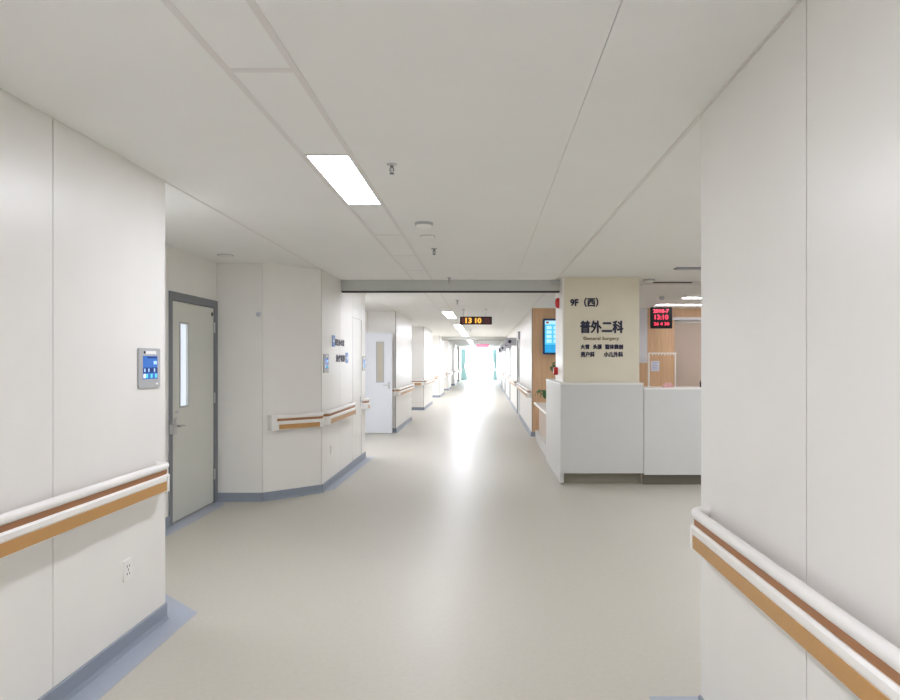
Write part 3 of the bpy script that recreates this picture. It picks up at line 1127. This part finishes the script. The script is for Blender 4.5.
# ------------------------------------------------------------------ things at the station's back wall
t = empty('hook_rack', (3.75, 14.5, 0), 'white tube frame with a row of hooks before wood wall', 'rack')
b = MB(); b.tube([(3.44, 14.5, 0), (3.44, 14.5, 1.77)], .02); b.build('post', M['white'], t)
b = MB(); b.tube([(4.0, 14.5, 0), (4.0, 14.5, 1.77)], .012); b.build('post', M['white'], t)
b = MB(); b.tube([(3.43, 14.5, 1.78), (4.02, 14.5, 1.78)], .014); b.build('top_bar', M['white'], t)
for k in range(8):
    xx = 3.52 + k * .062
    b = MB(); b.tube([(xx, 14.5, 1.78), (xx, 14.48, 1.74), (xx, 14.45, 1.735), (xx, 14.44, 1.755)], .007, 8)
    b.build('hook', M['white'], t)
b = MB(); b.tube([(3.44, 14.5, .3), (4.0, 14.5, .3)], .012); b.build('lower_bar', M['white'], t)
t = empty('notice', (3.64, 14.795, 1.5), 'small white paper notice on wood wall under the red board', 'notice')
b = MB(); b.box(3.56, 3.74, 14.792, 14.799, 1.40, 1.62); b.build('sheet', M['paper'], t)
b = MB()
for k in range(5):
    b.box(3.58, 3.72 - (k % 2) * .03, 14.790, 14.792, 1.44 + k * .035, 1.452 + k * .035)
b.build('print', M['ink'], t)

# fill lamp added to brighten the niche, out of sight behind the near left wall
t = empty('ceiling_light', (-2.7, 4.67, H), 'added niche fill panel hidden behind near left wall end', 'ceiling light')
b = MB(); b.box(-2.98, -2.43, 4.42, 4.92, H - .01, H); b.build('frame', M['white'], t)
b = MB(); b.box(-2.965, -2.445, 4.435, 4.905, H - .013, H - .01); b.build('diffuser', lamp_mat('niche_fill_glow', FILL_NICHE), t)

# fill lamps added to brighten the corridor, out of sight behind the wall corners of the recesses
recess_fill = lamp_mat('recess_fill_glow', FILL_RECESS)
recess_fill_far = lamp_mat('recess_fill_glow_dim', FILL_RECESS * .28)
recess_spots = [(12.1, 13.3, 'in front of the open white door'), (19.4, 21.6, 'in second left recess'), (27.0, 29.4, 'in third left recess'),
                (34.4, 37.0, 'in fourth left recess'), (41.6, 44.6, 'in fifth left recess')]
for y0, y1, lab in recess_spots:
    t = empty('ceiling_light', (-2.75, (y0 + y1) / 2, H), 'added recess fill panel hidden ' + lab, 'ceiling light', 'added fill panels in the left recesses')
    b = MB(); b.box(-3.02, -2.48, y0, y1, H - .01, H); b.build('frame', M['white'], t)
    b = MB(); b.box(-3.005, -2.495, y0 + .015, y1 - .015, H - .013, H - .01); b.build('diffuser', recess_fill if y0 < 15 else recess_fill_far, t)

# fill lamps added to raise the light, out of sight behind the near right wall
for k, (x, y, lab) in enumerate(((3.6, 4.6, 'added square lobby fill panel hidden nearest behind right wall'), (3.6, 7.0, 'added square lobby fill panel hidden before the counter behind right wall'))):
    t = empty('ceiling_light', (x, y, H), lab, 'ceiling light', 'added lobby fill panels')
    b = MB(); b.box(x - .3, x + .3, y - .3, y + .3, H - .01, H); b.build('frame', M['white'], t)
    b = MB(); b.box(x - .285, x + .285, y - .285, y + .285, H - .013, H - .01); b.build('diffuser', lamp_mat('lobby_fill_glow', FILL_LOBBY), t)

# station lamps
for x0, x1, y0, lab in ((3.42, 5.6, 13.68, 'slim lit ceiling strip lamp over the red board'), (3.5, 5.6, 12.15, 'slim lit ceiling strip lamp nearer than the red board')):
    t = empty('strip_lamp', ((x0 + x1) / 2, y0, H), lab, 'ceiling light', 'strip lamps over the station')
    b = MB(); b.box(x0, x1, y0, y0 + .16, H - .012, H); b.build('housing', M['white'], t)
    b = MB(); b.box(x0 + .015, x1 - .015, y0 + .015, y0 + .145, H - .02, H - .012); b.build('diffuser', lamp_mat('station_tube', LAMP_STATION, (1.0, .96, 1.0, 1)), t)

# ------------------------------------------------------------------ ceiling fittings


def sprinkler(x, y, lab, s=1.0):
    t_ = empty('sprinkler', (x, y, H), lab, 'sprinkler', 'sprinklers on the corridor ceiling')
    b_ = MB(); b_.lathe((x, y, H), [(.034 * s, 0), (.032 * s, -.006), (.014 * s, -.01)], 20); b_.build('escutcheon', M['steel'], t_)
    b_ = MB()
    b_.lathe((x, y, H), [(.010 * s, -.008), (.010 * s, -.024 * s)], 12)
    b_.tube([(x - .009 * s, y, H - .022 * s), (x - .013 * s, y, H - .04 * s), (x - .004 * s, y, H - .058 * s)], .003, 8)
    b_.tube([(x + .009 * s, y, H - .022 * s), (x + .013 * s, y, H - .04 * s), (x + .004 * s, y, H - .058 * s)], .003, 8)
    b_.build('body', M['frame'], t_)
    b_ = MB(); b_.lathe((x, y, H), [(.004, -.056 * s), (.016 * s, -.06 * s), (.016 * s, -.063 * s), (.003, -.064 * s)], 16); b_.build('deflector', M['frame'], t_)
    b_ = MB(); b_.lathe((x, y, H), [(.0035, -.024 * s), (.0035, -.056 * s)], 8); b_.build('bulb', M['steel'], t_)


sprinkler(-.535, 3.96, 'metal sprinkler head beside nearest ceiling light', .9)
sprinkler(-.51, 6.93, 'small sprinkler head on ceiling past the smoke detector', 1.0)
sprinkler(-.485, 9.35, 'tiny sprinkler head on ceiling just before grey barrier', 1.0)
sprinkler(-.51, 12.8, 'tiny sprinkler head on ceiling just past grey barrier', 1.2)
sprinkler(-.5, 24.5, 'far sprinkler head on ceiling beyond the hanging clock', 1.6)


def round_fitting(name, x, y, r, h, lab, cat, m_='white', group=None):
    t_ = empty(name, (x, y, H), lab, cat, group)
    b_ = MB(); b_.lathe((x, y, H), [(r, 0), (r, -h * .35), (r * .92, -h * .45)], 28); b_.build('base', M['housing'], t_)
    b_ = MB(); b_.lathe((x, y, H), [(r * .86, -h * .4), (r * .8, -h * .8), (r * .55, -h), (.001, -h)], 28); b_.build('cover', M[m_], t_)


round_fitting('smoke_detector', -.50, 5.65, .075, .045, 'round white smoke detector on ceiling in front of far light strip', 'smoke detector')
round_fitting('ceiling_speaker', -.52, 6.24, .07, .012, 'flat round white ceiling plate just past the smoke detector', 'ceiling plate')
round_fitting('ceiling_speaker', -2.77, 7.36, .085, .014, 'round flush plate on niche ceiling above grey door', 'ceiling plate', 'profile')
round_fitting('smoke_detector', 2.27, 9.55, .08, .05, 'round white smoke detector on station ceiling right of pillar', 'smoke detector')
round_fitting('ceiling_camera', 3.1, 12.1, .045, .06, 'tiny dark round sensor on station ceiling', 'sensor', 'signgrey')
t = empty('air_vent', (3.0, 8.4, H), 'dark slot air vent on ceiling before the station', 'air vent')
b = MB(); b.box(2.31, 3.6, 8.32, 8.46, H - .012, H); b.build('frame', M['frame'], t)
for k in range(4):
    b = MB(); b.box(2.34, 3.57, 8.335 + k * .03, 8.352 + k * .03, H - .018, H - .012); b.build('slat', M['signgrey'], t)
sprinkler(2.6, 8.2, 'sprinkler head on ceiling beside dark air vent', 1.2)

# ------------------------------------------------------------------ projecting door signs on the right wall
for k, (yy, z0, z1, w) in enumerate(((19.6, 2.24, 2.46, .06), (22.0, 2.12, 2.36, .34), (26.2, 2.10, 2.38, .3), (32.9, 2.10, 2.38, .26), (39.4, 2.10, 2.38, .24))):
    t = empty('projecting_sign', (RX, yy, (z0 + z1) / 2),
              'grey sign projecting from right corridor wall, %s beyond the wood wall' % far_names[k], 'sign', 'projecting signs on right corridor wall')
    b = MB(); b.rbox(RX - w, RX - .002, yy, yy + .025, z0, z1, .012, axis='y'); b.build('plate', M['signgrey'], t)
    if w > .1:
        b = MB(); b.lathe((RX - w * .62, yy, (z0 + z1) / 2), [(.055, 0), (.055, -.004)], 20, 0, 'y'); b.build('emblem', M['navy'], t)
for o in bpy.data.objects:
    if '_world' in o:
        del o['_world']
